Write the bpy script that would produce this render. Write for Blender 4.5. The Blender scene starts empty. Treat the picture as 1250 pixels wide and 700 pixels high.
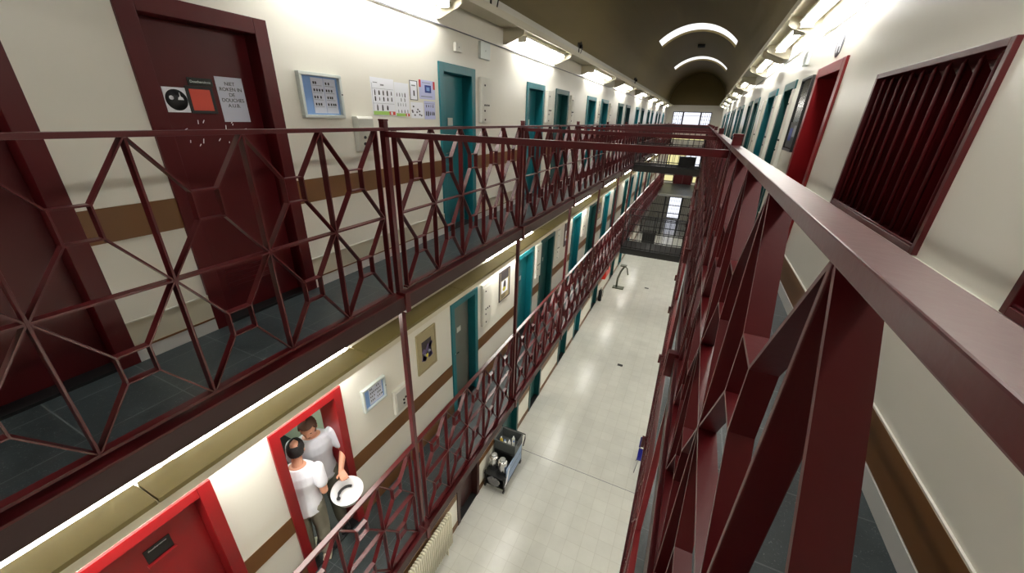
import bpy, bmesh, math, random
from mathutils import Vector, Matrix, Euler
random.seed(7)
sc = bpy.context.scene
COL = sc.collection
PI = math.pi

# ------------------------------------------------------------------ materials
def srgb(c):
    f = lambda v: v / 12.92 if v <= 0.04045 else ((v + 0.055) / 1.055) ** 2.4
    return tuple(f(x / 255.0) for x in c) + (1.0,)

MATS = {}
def mat(name, rgb, rough=0.5, metal=0.0, var=0.0, scale=6.0, bump=0.0, bscale=40.0, spec=0.5, coat=0.0):
    m = bpy.data.materials.new(name); m.use_nodes = True
    nt = m.node_tree; b = nt.nodes['Principled BSDF']
    b.inputs['Base Color'].default_value = srgb(rgb)
    b.inputs['Roughness'].default_value = rough
    b.inputs['Metallic'].default_value = metal
    b.inputs['Specular IOR Level'].default_value = spec
    b.inputs['Coat Weight'].default_value = coat; b.inputs['Coat Roughness'].default_value = 0.2
    if var > 0 or bump > 0:
        geo = nt.nodes.new('ShaderNodeNewGeometry')
    if var > 0:
        n = nt.nodes.new('ShaderNodeTexNoise'); n.inputs['Scale'].default_value = scale
        n.inputs['Detail'].default_value = 4
        nt.links.new(geo.outputs['Position'], n.inputs['Vector'])
        mx = nt.nodes.new('ShaderNodeMix'); mx.data_type = 'RGBA'
        c = srgb(rgb)
        mx.inputs[6].default_value = tuple(min(1, v * (1 - var)) for v in c[:3]) + (1,)
        mx.inputs[7].default_value = tuple(min(1, v * (1 + var)) for v in c[:3]) + (1,)
        nt.links.new(n.outputs['Fac'], mx.inputs[0])
        nt.links.new(mx.outputs[2], b.inputs['Base Color'])
    if bump > 0:
        n2 = nt.nodes.new('ShaderNodeTexNoise'); n2.inputs['Scale'].default_value = bscale
        nt.links.new(geo.outputs['Position'], n2.inputs['Vector'])
        bp = nt.nodes.new('ShaderNodeBump'); bp.inputs['Strength'].default_value = bump
        bp.inputs['Distance'].default_value = 0.01
        nt.links.new(n2.outputs['Fac'], bp.inputs['Height'])
        nt.links.new(bp.outputs['Normal'], b.inputs['Normal'])
    MATS[name] = m
    return m

def emit(name, rgb, strength):
    m = bpy.data.materials.new(name); m.use_nodes = True
    nt = m.node_tree; nt.nodes.remove(nt.nodes['Principled BSDF'])
    e = nt.nodes.new('ShaderNodeEmission')
    e.inputs['Color'].default_value = srgb(rgb); e.inputs['Strength'].default_value = strength
    nt.links.new(e.outputs[0], nt.nodes['Material Output'].inputs[0])
    MATS[name] = m
    return m

def tiles(name, tile, grout, w, h, rough, var, nscale, mortar=0.004, bump=0.05, scratch=None):
    m = bpy.data.materials.new(name); m.use_nodes = True
    nt = m.node_tree; b = nt.nodes['Principled BSDF']
    geo = nt.nodes.new('ShaderNodeNewGeometry')
    br = nt.nodes.new('ShaderNodeTexBrick')
    br.offset = 0.0; br.squash = 1.0
    br.inputs['Scale'].default_value = 1.0
    br.inputs['Brick Width'].default_value = w; br.inputs['Row Height'].default_value = h
    br.inputs['Mortar Size'].default_value = mortar; br.inputs['Mortar Smooth'].default_value = 0.1
    br.inputs['Bias'].default_value = 0.0
    t = srgb(tile)
    br.inputs['Color1'].default_value = tuple(v * (1 - var * .5) for v in t[:3]) + (1,)
    br.inputs['Color2'].default_value = tuple(min(1, v * (1 + var * .5)) for v in t[:3]) + (1,)
    br.inputs['Mortar'].default_value = srgb(grout)
    nt.links.new(geo.outputs['Position'], br.inputs['Vector'])
    n = nt.nodes.new('ShaderNodeTexNoise'); n.inputs['Scale'].default_value = nscale; n.inputs['Detail'].default_value = 8
    n.inputs['Roughness'].default_value = 0.65
    nt.links.new(geo.outputs['Position'], n.inputs['Vector'])
    mp = nt.nodes.new('ShaderNodeMapRange')
    mp.inputs[1].default_value = 0.3; mp.inputs[2].default_value = 0.7
    mp.inputs[3].default_value = 1 - var; mp.inputs[4].default_value = 1 + var
    nt.links.new(n.outputs['Fac'], mp.inputs[0])
    mx = nt.nodes.new('ShaderNodeMix'); mx.data_type = 'RGBA'; mx.blend_type = 'MULTIPLY'
    mx.inputs[0].default_value = 1.0
    nt.links.new(br.outputs['Color'], mx.inputs[6]); nt.links.new(mp.outputs[0], mx.inputs[7])
    last = mx.outputs[2]
    if scratch:
        v = nt.nodes.new('ShaderNodeTexNoise'); v.inputs['Scale'].default_value = 55.0
        v.inputs['Detail'].default_value = 3; v.inputs['Distortion'].default_value = 2.5
        nt.links.new(geo.outputs['Position'], v.inputs['Vector'])
        r = nt.nodes.new('ShaderNodeMapRange'); r.inputs[1].default_value = 0.62; r.inputs[2].default_value = 0.72
        r.inputs[3].default_value = 0.0; r.inputs[4].default_value = 0.35
        nt.links.new(v.outputs['Fac'], r.inputs[0])
        m2 = nt.nodes.new('ShaderNodeMix'); m2.data_type = 'RGBA'
        nt.links.new(r.outputs[0], m2.inputs[0]); nt.links.new(last, m2.inputs[6])
        m2.inputs[7].default_value = srgb(scratch)
        last = m2.outputs[2]
    nt.links.new(last, b.inputs['Base Color'])
    rr = nt.nodes.new('ShaderNodeMapRange'); rr.inputs[3].default_value = rough * .75; rr.inputs[4].default_value = rough * 1.25
    nt.links.new(n.outputs['Fac'], rr.inputs[0]); nt.links.new(rr.outputs[0], b.inputs['Roughness'])
    bp = nt.nodes.new('ShaderNodeBump'); bp.inputs['Strength'].default_value = bump; bp.inputs['Distance'].default_value = 0.01
    nt.links.new(n.outputs['Fac'], bp.inputs['Height']); nt.links.new(bp.outputs['Normal'], b.inputs['Normal'])
    MATS[name] = m
    return m

mat('wall_paint', (228, 225, 212), 0.24, var=0.035, scale=1.6, bump=0.05, bscale=9)
mat('vault_plaster', (106, 91, 46), 0.6, var=0.06, scale=0.7, bump=0.05, bscale=20)
mat('duct_paint', (205, 199, 176), 0.5, var=0.04, scale=3)
mat('duct_shaded', (112, 100, 58), 0.55, var=0.05, scale=3)  # trunking lid: its unlit top is painted in as olive
mat('brown_stripe', (104, 68, 30), 0.45, var=0.12, scale=5)
mat('skirting_paint', (196, 190, 168), 0.5, var=0.06, scale=4)
mat('tile_white', (205, 204, 198), 0.35, var=0.04, scale=8)
mat('maroon', (74, 11, 15), 0.36, var=0.10, scale=9, bump=0.03, bscale=70, spec=0.42, coat=0.15)
mat('red_door', (128, 15, 19), 0.30, var=0.08, scale=5, bump=0.03, bscale=60)
mat('maroon_door', (74, 8, 13), 0.38, var=0.10, scale=5, bump=0.03, bscale=60, spec=0.3)
mat('red_frame', (122, 18, 22), 0.30, var=0.08, scale=5, bump=0.03, bscale=60)
mat('teal', (10, 98, 106), 0.35, var=0.08, scale=5)
mat('teal_dark', (8, 66, 66), 0.38, var=0.08, scale=5)
mat('brown_door', (52, 20, 16), 0.4, var=0.1, scale=5)
mat('maroon_shaded', (46, 15, 17), 0.5, var=0.12, scale=8)  # beam web: the shade on its upright face is put into the colour
mat('leaf_grey', (96, 98, 90), 0.5, var=0.08, scale=5)
mat('black', (14, 14, 15), 0.5)
mat('black_gloss', (10, 11, 12), 0.2)
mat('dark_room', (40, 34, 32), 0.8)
mat('steel_dark', (20, 18, 18), 0.5)
mat('chrome', (205, 205, 205), 0.18, metal=1.0)
mat('grey_metal', (150, 152, 150), 0.4, metal=0.5)
mat('alu', (196, 203, 198), 0.35, metal=0.35)
mat('panel_white', (214, 212, 200), 0.45)
mat('panel_grey', (186, 186, 176), 0.45)
mat('paper', (236, 238, 244), 0.6)
mat('paper_shade', (206, 210, 224), 0.6)
mat('board_blue', (122, 158, 210), 0.6)
mat('ink', (22, 22, 24), 0.6)
mat('ink_grey', (120, 122, 128), 0.6)
mat('green_strip', (150, 190, 90), 0.6)
mat('red_strip', (196, 50, 44), 0.6)
mat('navy', (32, 52, 130), 0.6)
mat('lavender', (188, 192, 226), 0.6)
mat('beige_print', (158, 146, 110), 0.7, var=0.06, scale=20)
mat('print_dark', (58, 50, 52), 0.7, var=0.3, scale=30)
mat('print_yellow', (190, 180, 60), 0.7)
mat('print_violet', (92, 80, 120), 0.7, var=0.3, scale=40)
mat('window_red', (205, 76, 60), 0.25)
mat('skin', (196, 140, 112), 0.5, var=0.05, scale=12)
mat('hair_black', (20, 17, 16), 0.7, var=0.2, scale=60)
mat('hair_grey', (92, 66, 52), 0.7, var=0.2, scale=60)
mat('tshirt_white', (226, 227, 232), 0.85, var=0.03, scale=14, bump=0.25, bscale=14)
mat('tshirt_grey', (186, 188, 194), 0.85, var=0.04, scale=14, bump=0.25, bscale=14)
mat('trouser_khaki', (132, 128, 112), 0.9, var=0.08, scale=16, bump=0.3, bscale=12)
mat('trouser_dark', (104, 103, 90), 0.9, var=0.08, scale=16, bump=0.3, bscale=12)
mat('shoe_pale', (206, 200, 176), 0.7)
mat('plastic_white', (236, 236, 236), 0.3)
mat('crate_grey', (70, 74, 74), 0.55, var=0.1, scale=20)
mat('sheet_blue', (140, 160, 190), 0.5, var=0.05, scale=10)
mat('cloth_grey', (110, 110, 112), 0.9, var=0.1, scale=20, bump=0.2, bscale=30)
mat('radiator', (222, 216, 196), 0.4)
mat('blue_plastic', (22, 26, 130), 0.35)
mat('signal_red', (206, 40, 24), 0.4)
mat('olive_grey', (92, 98, 84), 0.5)
mat('bottle_white', (226, 226, 220), 0.35)
mat('bottle_yellow', (206, 180, 70), 0.35)
mat('sage', (168, 178, 160), 0.6, var=0.05, scale=3)
mat('glass_dark', (54, 58, 56), 0.15)
tiles('slate', (43, 51, 52), (78, 84, 84), 0.42, 0.42, 0.42, 0.30, 7.0, mortar=0.0035, bump=0.25, scratch=(140, 146, 144))
tiles('ground_tile', (210, 211, 204), (194, 194, 186), 0.305, 0.305, 0.22, 0.05, 2.2, mortar=0.004, bump=0.02)
emit('tube_glow', (255, 252, 247), 26.0)
emit('cell_glow', (250, 255, 245), 6.0)
emit('ground_glow', (255, 251, 245), 13.0)
emit('strip_glow', (255, 252, 244), 30.0)
emit('sky_glow', (238, 236, 236), 1.0)
emit('window_glow', (236, 240, 255), 0.95)
emit('window_warm', (232, 222, 160), 0.7)
M = MATS

# ------------------------------------------------------------------ mesh builder
class MB:
    def __init__(self): self.bm = bmesh.new(); self.mats = []
    def _mi(self, m):
        if m is None: return 0
        if m not in self.mats: self.mats.append(m)
        return self.mats.index(m)
    def box(self, x0, x1, y0, y1, z0, z1, m=None):
        v = [self.bm.verts.new((x, y, z)) for x in (x0, x1) for y in (y0, y1) for z in (z0, z1)]
        for f in ((0,1,3,2),(4,6,7,5),(0,4,5,1),(2,3,7,6),(0,2,6,4),(1,5,7,3)):
            fc = self.bm.faces.new([v[i] for i in f]); fc.material_index = self._mi(m)
        return self
    def obox(self, c, sx, sy, sz, rot=(0,0,0), m=None):
        Rm = Euler(rot).to_matrix(); c = Vector(c)
        v = [self.bm.verts.new(c + Rm @ Vector((x*sx/2, y*sy/2, z*sz/2))) for x in (-1,1) for y in (-1,1) for z in (-1,1)]
        for f in ((0,1,3,2),(4,6,7,5),(0,4,5,1),(2,3,7,6),(0,2,6,4),(1,5,7,3)):
            fc = self.bm.faces.new([v[i] for i in f]); fc.material_index = self._mi(m)
        return self
    def bar(self, p, q, t, d, axis=(1,0,0), m=None):
        """flat bar from p to q: depth d along axis, thickness t across it"""
        p = Vector(p); q = Vector(q); a = Vector(axis).normalized()
        n = (q - p).cross(a).normalized()
        pts = []
        for e in (p, q):
            for sa, sn in ((-1,-1),(1,-1),(1,1),(-1,1)):
                pts.append(self.bm.verts.new(e + a*sa*d/2 + n*sn*t/2))
        for f in ((3,2,1,0),(4,5,6,7),(0,1,5,4),(1,2,6,5),(2,3,7,6),(3,0,4,7)):
            fc = self.bm.faces.new([pts[i] for i in f]); fc.material_index = self._mi(m)
        return self
    def prism(self, poly, axis, a0, a1, m=None):
        """poly: 2D list; extruded along axis 'x','y' or 'z' from a0 to a1"""
        def P(u, v, a):
            return {'x': (a,u,v), 'y': (u,a,v), 'z': (u,v,a)}[axis]
        A = [self.bm.verts.new(P(u,v,a0)) for u,v in poly]
        B = [self.bm.verts.new(P(u,v,a1)) for u,v in poly]
        n = len(poly); fs = [self.bm.faces.new(A), self.bm.faces.new(B[::-1])]
        for i in range(n): fs.append(self.bm.faces.new((A[i], B[i], B[(i+1)%n], A[(i+1)%n])))
        for f in fs: f.material_index = self._mi(m)
        return self
    def tube(self, pts, r, n=8, m=None, closed=True):
        pts = [Vector(p) for p in pts]; rings = []
        rs = r if isinstance(r, (list, tuple)) else [r]*len(pts)
        up = None
        for i, p in enumerate(pts):
            d = (pts[min(i+1, len(pts)-1)] - pts[max(i-1, 0)]).normalized()
            if up is None:
                up = d.orthogonal().normalized()
            up = (up - d*up.dot(d)).normalized(); s = d.cross(up)
            rings.append([self.bm.verts.new(p + (up*math.cos(2*PI*k/n) + s*math.sin(2*PI*k/n))*rs[i]) for k in range(n)])
        mi = self._mi(m)
        for a, b in zip(rings, rings[1:]):
            for k in range(n):
                f = self.bm.faces.new((a[k], a[(k+1)%n], b[(k+1)%n], b[k])); f.material_index = mi; f.smooth = True
        if closed:
            for rg in (rings[0][::-1], rings[-1]):
                f = self.bm.faces.new(rg); f.material_index = mi
        return self
    def lathe(self, prof, c=(0,0,0), n=32, m=None, mtx=None):
        c = Vector(c); rings = []; mi = self._mi(m)
        for r, z in prof:
            ring = []
            for k in range(n if r > 1e-6 else 1):
                v = Vector((r*math.cos(2*PI*k/n), r*math.sin(2*PI*k/n), z))
                if mtx: v = mtx @ v
                ring.append(self.bm.verts.new(c + v))
            rings.append(ring)
        for a, b in zip(rings, rings[1:]):
            for k in range(n):
                if len(a) == 1 and len(b) == 1: continue
                if len(a) == 1: vs = (a[0], b[(k+1)%n], b[k])
                elif len(b) == 1: vs = (a[k], a[(k+1)%n], b[0])
                else: vs = (a[k], a[(k+1)%n], b[(k+1)%n], b[k])
                f = self.bm.faces.new(vs); f.material_index = mi; f.smooth = True
        return self
    def ell(self, c, rx, ry, rz, rot=(0,0,0), nu=20, nv=14, m=None):
        Rm = Euler(rot).to_matrix(); mi = self._mi(m); c = Vector(c); rings = []
        for j in range(nv+1):
            th = PI*j/nv; s = math.sin(th)
            if j in (0, nv): rings.append([self.bm.verts.new(c + Rm @ Vector((0,0,rz*math.cos(th))))])
            else: rings.append([self.bm.verts.new(c + Rm @ Vector((rx*s*math.cos(2*PI*k/nu), ry*s*math.sin(2*PI*k/nu), rz*math.cos(th)))) for k in range(nu)])
        for a, b in zip(rings, rings[1:]):
            for k in range(nu):
                if len(a) == 1: vs = (a[0], b[k], b[(k+1)%nu])
                elif len(b) == 1: vs = (a[k], b[0], a[(k+1)%nu])
                else: vs = (a[k], b[k], b[(k+1)%nu], a[(k+1)%nu])
                f = self.bm.faces.new(vs); f.material_index = mi; f.smooth = True
        return self
    def caps(self, p, q, r1, r2, n=14):
        """tapered capsule"""
        p = Vector(p); q = Vector(q); L = (q-p).length; pts = []; rs = []
        d = (q-p)/max(L, 1e-6)
        for a in (-90, -60, -30, 0):
            pts.append(p + d*r1*math.sin(math.radians(a))); rs.append(max(r1*math.cos(math.radians(a)), 0.0008))
        for a in (0, 30, 60, 90):
            pts.append(q + d*r2*math.sin(math.radians(a))); rs.append(max(r2*math.cos(math.radians(a)), 0.0008))
        return self.tube(pts, rs, n)
    def loft(self, rings, n=24):
        """closed body of elliptic rings (cx,cy,cz,rx,ry)"""
        rr = []
        for cx, cy, cz, rx, ry in rings:
            rr.append([self.bm.verts.new((cx + rx*math.cos(2*PI*k/n), cy + ry*math.sin(2*PI*k/n), cz)) for k in range(n)])
        for a, b in zip(rr, rr[1:]):
            for k in range(n): self.bm.faces.new((a[k], a[(k+1)%n], b[(k+1)%n], b[k])).smooth = True
        self.bm.faces.new(rr[0][::-1]); self.bm.faces.new(rr[-1])
        return self
    def mesh(self, name):
        me = bpy.data.meshes.new(name)
        bmesh.ops.recalc_face_normals(self.bm, faces=self.bm.faces[:])
        self.bm.to_mesh(me); self.bm.free()
        for m in self.mats: me.materials.append(M[m])
        return me
    def build(self, name, m=None, parent=None, bevel=0.0, loc=None):
        me = self.mesh(name)
        if m and not me.materials: me.materials.append(M[m])
        o = bpy.data.objects.new(name, me); COL.objects.link(o)
        if parent: o.parent = parent
        if loc: o.location = loc
        if bevel > 0:
            b = o.modifiers.new('Bevel', 'BEVEL'); b.width = bevel; b.segments = 2; b.limit_method = 'ANGLE'
        return o

def link(name, me, parent=None, loc=(0,0,0), rot=(0,0,0)):
    o = bpy.data.objects.new(name, me); COL.objects.link(o)
    if parent: o.parent = parent
    o.location = loc; o.rotation_euler = rot
    return o

def tag(o, label, cat, group=None, kind=None):
    o['label'] = label; o['category'] = cat
    if group: o['group'] = group
    if kind: o['kind'] = kind
    return o
def thing(name, label, cat, loc=(0,0,0), rotz=0.0, group=None):
    o = bpy.data.objects.new(name, None); COL.objects.link(o)
    o.empty_display_size = 0.1
    o.location = loc; o.rotation_euler = (0,0,rotz)
    return tag(o, label, cat, group)
def struct(o): o['kind'] = 'structure'; return o
def sempty(name, loc=(0,0,0)):
    o = bpy.data.objects.new(name, None); COL.objects.link(o); o.location = loc; o['kind'] = 'structure'; return o
ORD = ['first','second','third','fourth','fifth','sixth','seventh','eighth','ninth','tenth','eleventh','twelfth','thirteenth','fourteenth','fifteenth','sixteenth']

def text_mesh(s, size, align='CENTER', ext=0.0006):
    cu = bpy.data.curves.new('lettering', 'FONT'); cu.body = s; cu.size = size; cu.align_x = align; cu.align_y = 'CENTER'
    cu.extrude = ext; cu.space_line = 1.05
    o = bpy.data.objects.new('lettering_tmp', cu); COL.objects.link(o)
    dg = bpy.context.evaluated_depsgraph_get()
    me = bpy.data.meshes.new_from_object(o.evaluated_get(dg))
    bpy.data.objects.remove(o); bpy.data.curves.remove(cu)
    return me
def wall_text(s, size, m, parent, x, y, z, side=1):
    """lettering lying on a wall facing +x (side 1) or -x (side -1)"""
    me = text_mesh(s, size); me.materials.clear(); me.materials.append(M[m])
    o = link('lettering', me, parent, (x, y, z), (PI/2, 0, PI/2 if side > 0 else -PI/2))
    return o

# ------------------------------------------------------------------ dimensions (metres; z=0 is the upper gallery deck)
XL, XR = -3.09, 1.03            # corridor walls
RL, RR_ = -2.30, 0.18           # balustrade planes
Z1, ZG = -3.35, -6.45           # middle gallery deck, ground floor
YB, YE = -5.0, 37.0
PITCH, BAY, HUB0 = 0.507, 2.75, 0.387
ZSP = 3.10                      # vault springing

# ------------------------------------------------------------------ doors: (y0, y1, colour)
L2D = [(-0.02,.88,'maroon_door'),(1.36,2.25,'maroon_door'),(4.42,5.30,'teal'),(7.18,8.10,'teal'),(8.79,9.74,'teal_dark'),(11.43,12.45,'teal'),
       (13.15,14.15,'teal'),(15.87,16.9,'teal_dark'),(17.55,18.6,'teal_dark'),(20.2,21.2,'teal'),(22.0,23.0,'teal_dark'),(24.5,25.5,'teal_dark'),
       (26.3,27.3,'teal'),(28.9,29.9,'teal_dark'),(30.7,31.7,'teal_dark'),(33.4,34.4,'teal')]
L1D = [(.10,.97,'red_door'),(1.46,2.29,'red_door'),(4.48,5.33,'teal'),(7.06,8.03,'teal'),(8.5,9.5,'teal_dark'),(11.2,12.15,'teal'),
       (13.2,14.3,'teal_dark'),(15.6,16.6,'teal'),(17.5,18.5,'teal_dark'),(20.2,21.2,'teal_dark'),(22.0,23.0,'teal'),(24.5,25.5,'teal'),
       (26.3,27.3,'teal'),(28.9,29.9,'teal_dark'),(30.7,31.7,'teal')]
LGD = [(4.45,5.35,'brown_door'),(6.52,7.5,'teal_dark'),(8.3,9.2,'teal_dark'),(10.9,11.85,'teal_dark'),(12.8,13.7,'teal'),(15.6,16.6,'teal_dark'),
       (19.6,20.6,'teal_dark'),(22.0,23.0,'teal'),(24.5,25.5,'teal')]
R2D = [(4.77,5.82,'red_frame'),(7.02,7.92,'teal_dark'),(8.67,9.75,'teal'),(11.3,12.3,'teal_dark'),(13.0,14.0,'teal_dark'),(15.7,16.7,'teal_dark'),
       (17.4,18.4,'teal'),(20.1,21.1,'teal_dark'),(21.9,22.9,'teal_dark'),(24.5,25.5,'teal'),(26.3,27.3,'teal_dark'),(28.9,29.9,'teal_dark'),(30.7,31.7,'teal')]
R1D = [(4.77,5.82,'teal'),(8.67,9.75,'teal')]
DH = 2.15                       # outer frame height
FW = 0.10                       # frame width

# ------------------------------------------------------------------ walls
def wall_boxes(mb, xa, xb, z0, z1, zdeck, doors, extra=()):
    ops = sorted([(a+FW-.02, b-FW+.02, zdeck, zdeck+DH-FW+.02) for a, b, _ in doors] + list(extra))
    y = YB
    for a, b, za, zb in ops:
        mb.box(xa, xb, y, a, z0, z1)
        if za > z0 + 1e-4: mb.box(xa, xb, a, b, z0, za)
        mb.box(xa, xb, a, b, zb, z1)
        y = b
    mb.box(xa, xb, y, YE, z0, z1)
wl = MB()
wall_boxes(wl, XL-.28, XL, 0, ZSP, 0, L2D)
wall_boxes(wl, XL-.28, XL, Z1, 0, Z1, L1D)
wall_boxes(wl, XL-.28, XL, ZG, Z1, ZG, LGD)
struct(wl.build('wall_left', 'wall_paint'))
GR = (2.37, 3.80, 1.02, 1.91)   # louvred grille on the right wall
wr = MB()
wall_boxes(wr, XR, XR+.28, 0, ZSP, 0, R2D, [(GR[0]+.03, GR[1]-.03, GR[2]+.03, GR[3]-.03), (.30, 1.70, 1.05, 1.88)])
wall_boxes(wr, XR, XR+.28, Z1, 0, Z1, R1D)
wall_boxes(wr, XR, XR+.28, ZG, Z1, ZG, [])
struct(wr.build('wall_right', 'wall_paint'))
# far end wall, with window openings
EW = [(-2.61,.28,1.22,2.36), (-2.40,.16,.20,.46), (-2.45,.33,Z1+1.45,Z1+2.50), (-2.55,-1.62,Z1+.15,Z1+.72), (-.12,.33,Z1+.15,Z1+.72), (-1.62,-.46,ZG+.05,ZG+2.3)]
ew = MB()
zs = sorted({ZG, 5.3} | {e[2] for e in EW} | {e[3] for e in EW})
for za, zb in zip(zs, zs[1:]):
    cuts = sorted((e[0], e[1]) for e in EW if e[2] <= za + 1e-5 and e[3] >= zb - 1e-5)
    x = XL - .28
    for a, b in cuts:
        ew.box(x, a, YE, YE+.3, za, zb); x = b
    ew.box(x, XR+.28, YE, YE+.3, za, zb)
struct(ew.build('wall_far', 'wall_paint'))
struct(MB().box(XL-.28, XR+.28, YB-.3, YB, ZG, 5.3).build('wall_back', 'wall_paint'))

# barrel vault with skylight openings
def vault(y0, y1, a0, a1, seg, mbx, r0=2.06, r1=2.30):
    xc = (XL+XR)/2
    for i in range(seg):
        t0 = a0 + (a1-a0)*i/seg; t1 = a0 + (a1-a0)*(i+1)/seg
        P = lambda r, t: (xc - r*math.cos(t), ZSP + r*math.sin(t))
        mbx.prism([P(r0,t0), P(r0,t1), P(r1,t1), P(r1,t0)], 'y', y0, y1)
SKY = [(10.0,11.6), (19.35,21.0), (28.3,30.0), (.6,2.2)]
SA0, SA1 = math.radians(47), math.radians(137)
vb = MB(); y = YB
for a, b in sorted(SKY):
    vault(y, a, 0, PI, 48, vb)
    vault(a, b, 0, SA0, 14, vb); vault(a, b, SA1, PI, 14, vb)
    y = b
vault(y, YE, 0, PI, 48, vb)
bmesh.ops.remove_doubles(vb.bm, verts=vb.bm.verts[:], dist=1e-4)
vo = struct(vb.build('ceiling', 'vault_plaster'))
for p in vo.data.polygons: p.use_smooth = False
for i, (a, b) in enumerate(sorted(SKY)):
    s = MB(); vault(a, b, SA0, SA1, 24, s, 2.14, 2.17)
    struct(s.build('window_%d' % (i+1), 'sky_glow'))
# plaster lunette closing the vault at the far end, with a shallow arch
lu = MB(); xc = (XL+XR)/2
pts = [(xc - 2.05*math.cos(PI*k/32), ZSP - .25 + (2.05*math.sin(PI*k/32) + (.25 if 0 < k < 32 else 0))) for k in range(33)]
lu.prism(pts, 'y', YE-.04, YE-.005)
for k in range(24):
    t0 = PI*.1 + PI*.8*k/24; t1 = PI*.1 + PI*.8*(k+1)/24
    P = lambda r, t: (xc - r*math.cos(t), ZSP - .1 + .85*r*math.sin(t))
    lu.prism([P(1.45,t0), P(1.45,t1), P(1.53,t1), P(1.53,t0)], 'y', YE-.07, YE-.04)
struct(lu.build('wall_lunette', 'vault_plaster'))
# vents in the crown of the vault
for i, (yy, w) in enumerate(((14.0,.34), (24.3,.34))):
    v = MB().box(-.98-w/2, -.98+w/2, yy-.22, yy+.22, 5.06, 5.16)
    for k in range(4): v.box(-.98-w/2, -.98+w/2, yy-.2+.11*k, yy-.17+.11*k, 5.045, 5.06)
    tag(v.build('ceiling_vent', 'black'), 'small dark vent in the vault crown, %s skylight' % ('before the first pale' if i == 0 else 'between the two pale arched'), 'vent')

# ------------------------------------------------------------------ decks
def deck(name, xa, xb, zt, th=.12):
    o = MB().box(xa, xb, YB, YE, zt-th, zt).build(name, 'slate'); return struct(o)
deck('floor_upper_left', XL, -2.345, 0)
deck('floor_upper_right', .225, XR, 0)
deck('floor_middle_left', XL, -2.345, Z1)
deck('floor_middle_right', .225, XR, Z1)
struct(MB().box(XL-.28, XR+.28, YB, YE, ZG-.2, ZG).build('floor_ground', 'ground_tile'))
struct(MB().box(XL, XR, 6.93, 6.945, ZG, ZG+.0015).build('trim_1', 'ink_grey'))
# white soffits under the decks
for n, (xa, xb, z) in enumerate(((XL,-2.345,-.12), (.225,XR,-.12), (XL,-2.345,Z1-.12), (.225,XR,Z1-.12))):
    struct(MB().box(xa, xb, YB, YE, z-.015, z).build('ceiling_soffit_%d' % (n+1), 'duct_paint'))

# edge beams (steel channels) along every gallery
BEAMN = {('l',0): 'upper left', ('r',0): 'upper right', ('l',1): 'middle left', ('r',1): 'middle right'}
for side in 'lr':
    for lv, zt in enumerate((0, Z1)):
        b = MB()
        if side == 'l': x0, x1, s = -2.345, -2.225, 1
        else: x0, x1, s = .225, .135, -1
        lo, hi = min(x0,x1), max(x0,x1)
        pass
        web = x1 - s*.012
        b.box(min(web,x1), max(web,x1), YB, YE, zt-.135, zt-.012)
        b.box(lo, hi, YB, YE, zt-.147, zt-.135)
        o = thing('edge_beam', 'x', 'beam'); b.build('web', 'maroon_shaded', o); MB().box(lo, hi, YB, YE, zt-.012, zt+.004).build('flange', 'maroon', o, bevel=.002)
        tag(o, 'long maroon steel edge beam along the %s gallery deck' % BEAMN[(side,lv)], 'beam', 'gallery edge beams')

# ------------------------------------------------------------------ door trims, stripes, skirting
def strip(name, xa, xb, doors, zd, z0, z1, m):
    mb = MB(); y = YB
    for a, b, _ in sorted(doors):
        mb.box(xa, xb, y, a, zd+z0, zd+z1); y = b
    mb.box(xa, xb, y, YE, zd+z0, zd+z1)
    return struct(mb.build(name, m))
tn = [1]
def trim(*a):
    tn[0] += 1; return strip('trim_%d' % tn[0], *a)
trim(XL, XL+.006, L2D, 0, .80, 1.0, 'brown_stripe')
trim(XL, XL+.006, L1D, Z1, .80, 1.03, 'brown_stripe')
trim(XL, XL+.006, LGD, ZG, .82, .98, 'brown_stripe')
trim(XR-.006, XR, R2D, 0, .80, 1.0, 'brown_stripe')
trim(XR-.006, XR, R1D, Z1, .80, 1.0, 'brown_stripe')
strip('baseboard_left', XL, XL+.014, L2D, 0, .105, .28, 'skirting_paint')
strip('baseboard_left_tile', XL, XL+.016, L2D, 0, 0, .095, 'tile_white')
strip('baseboard_middle_left', XL, XL+.01, L1D, Z1, 0, .22, 'brown_stripe')
strip('baseboard_ground_left', XL, XL+.01, LGD, ZG, 0, .16, 'brown_stripe')
strip('baseboard_right', XR-.012, XR, R2D, 0, .105, .315, 'brown_stripe')
strip('baseboard_right_tile', XR-.016, XR, R2D, 0, 0, .10, 'tile_white')
# pale bead lines over stripe and skirting
trim(XR-.010, XR, R2D, 0, .315, .325, 'panel_white')
trim(XR-.012, XR, R2D, 0, 1.0, 1.012, 'panel_white')
trim(XL, XL+.016, L2D, 0, .28, .288, 'panel_white')
trim(XL, XL+.02, L2D, 0, .094, .106, 'brown_stripe')
# conduit line high on both walls
for x, nm in ((XL+.012, 'left'), (XR-.012, 'right')):
    o = MB().tube([(x, YB+.02, 2.53), (x, YE-.05, 2.53)], .007, 8).build('wall_conduit', 'ink_grey')
    tag(o, 'thin grey conduit running high along the upper %s wall' % nm, 'conduit', 'wall conduits')

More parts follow.
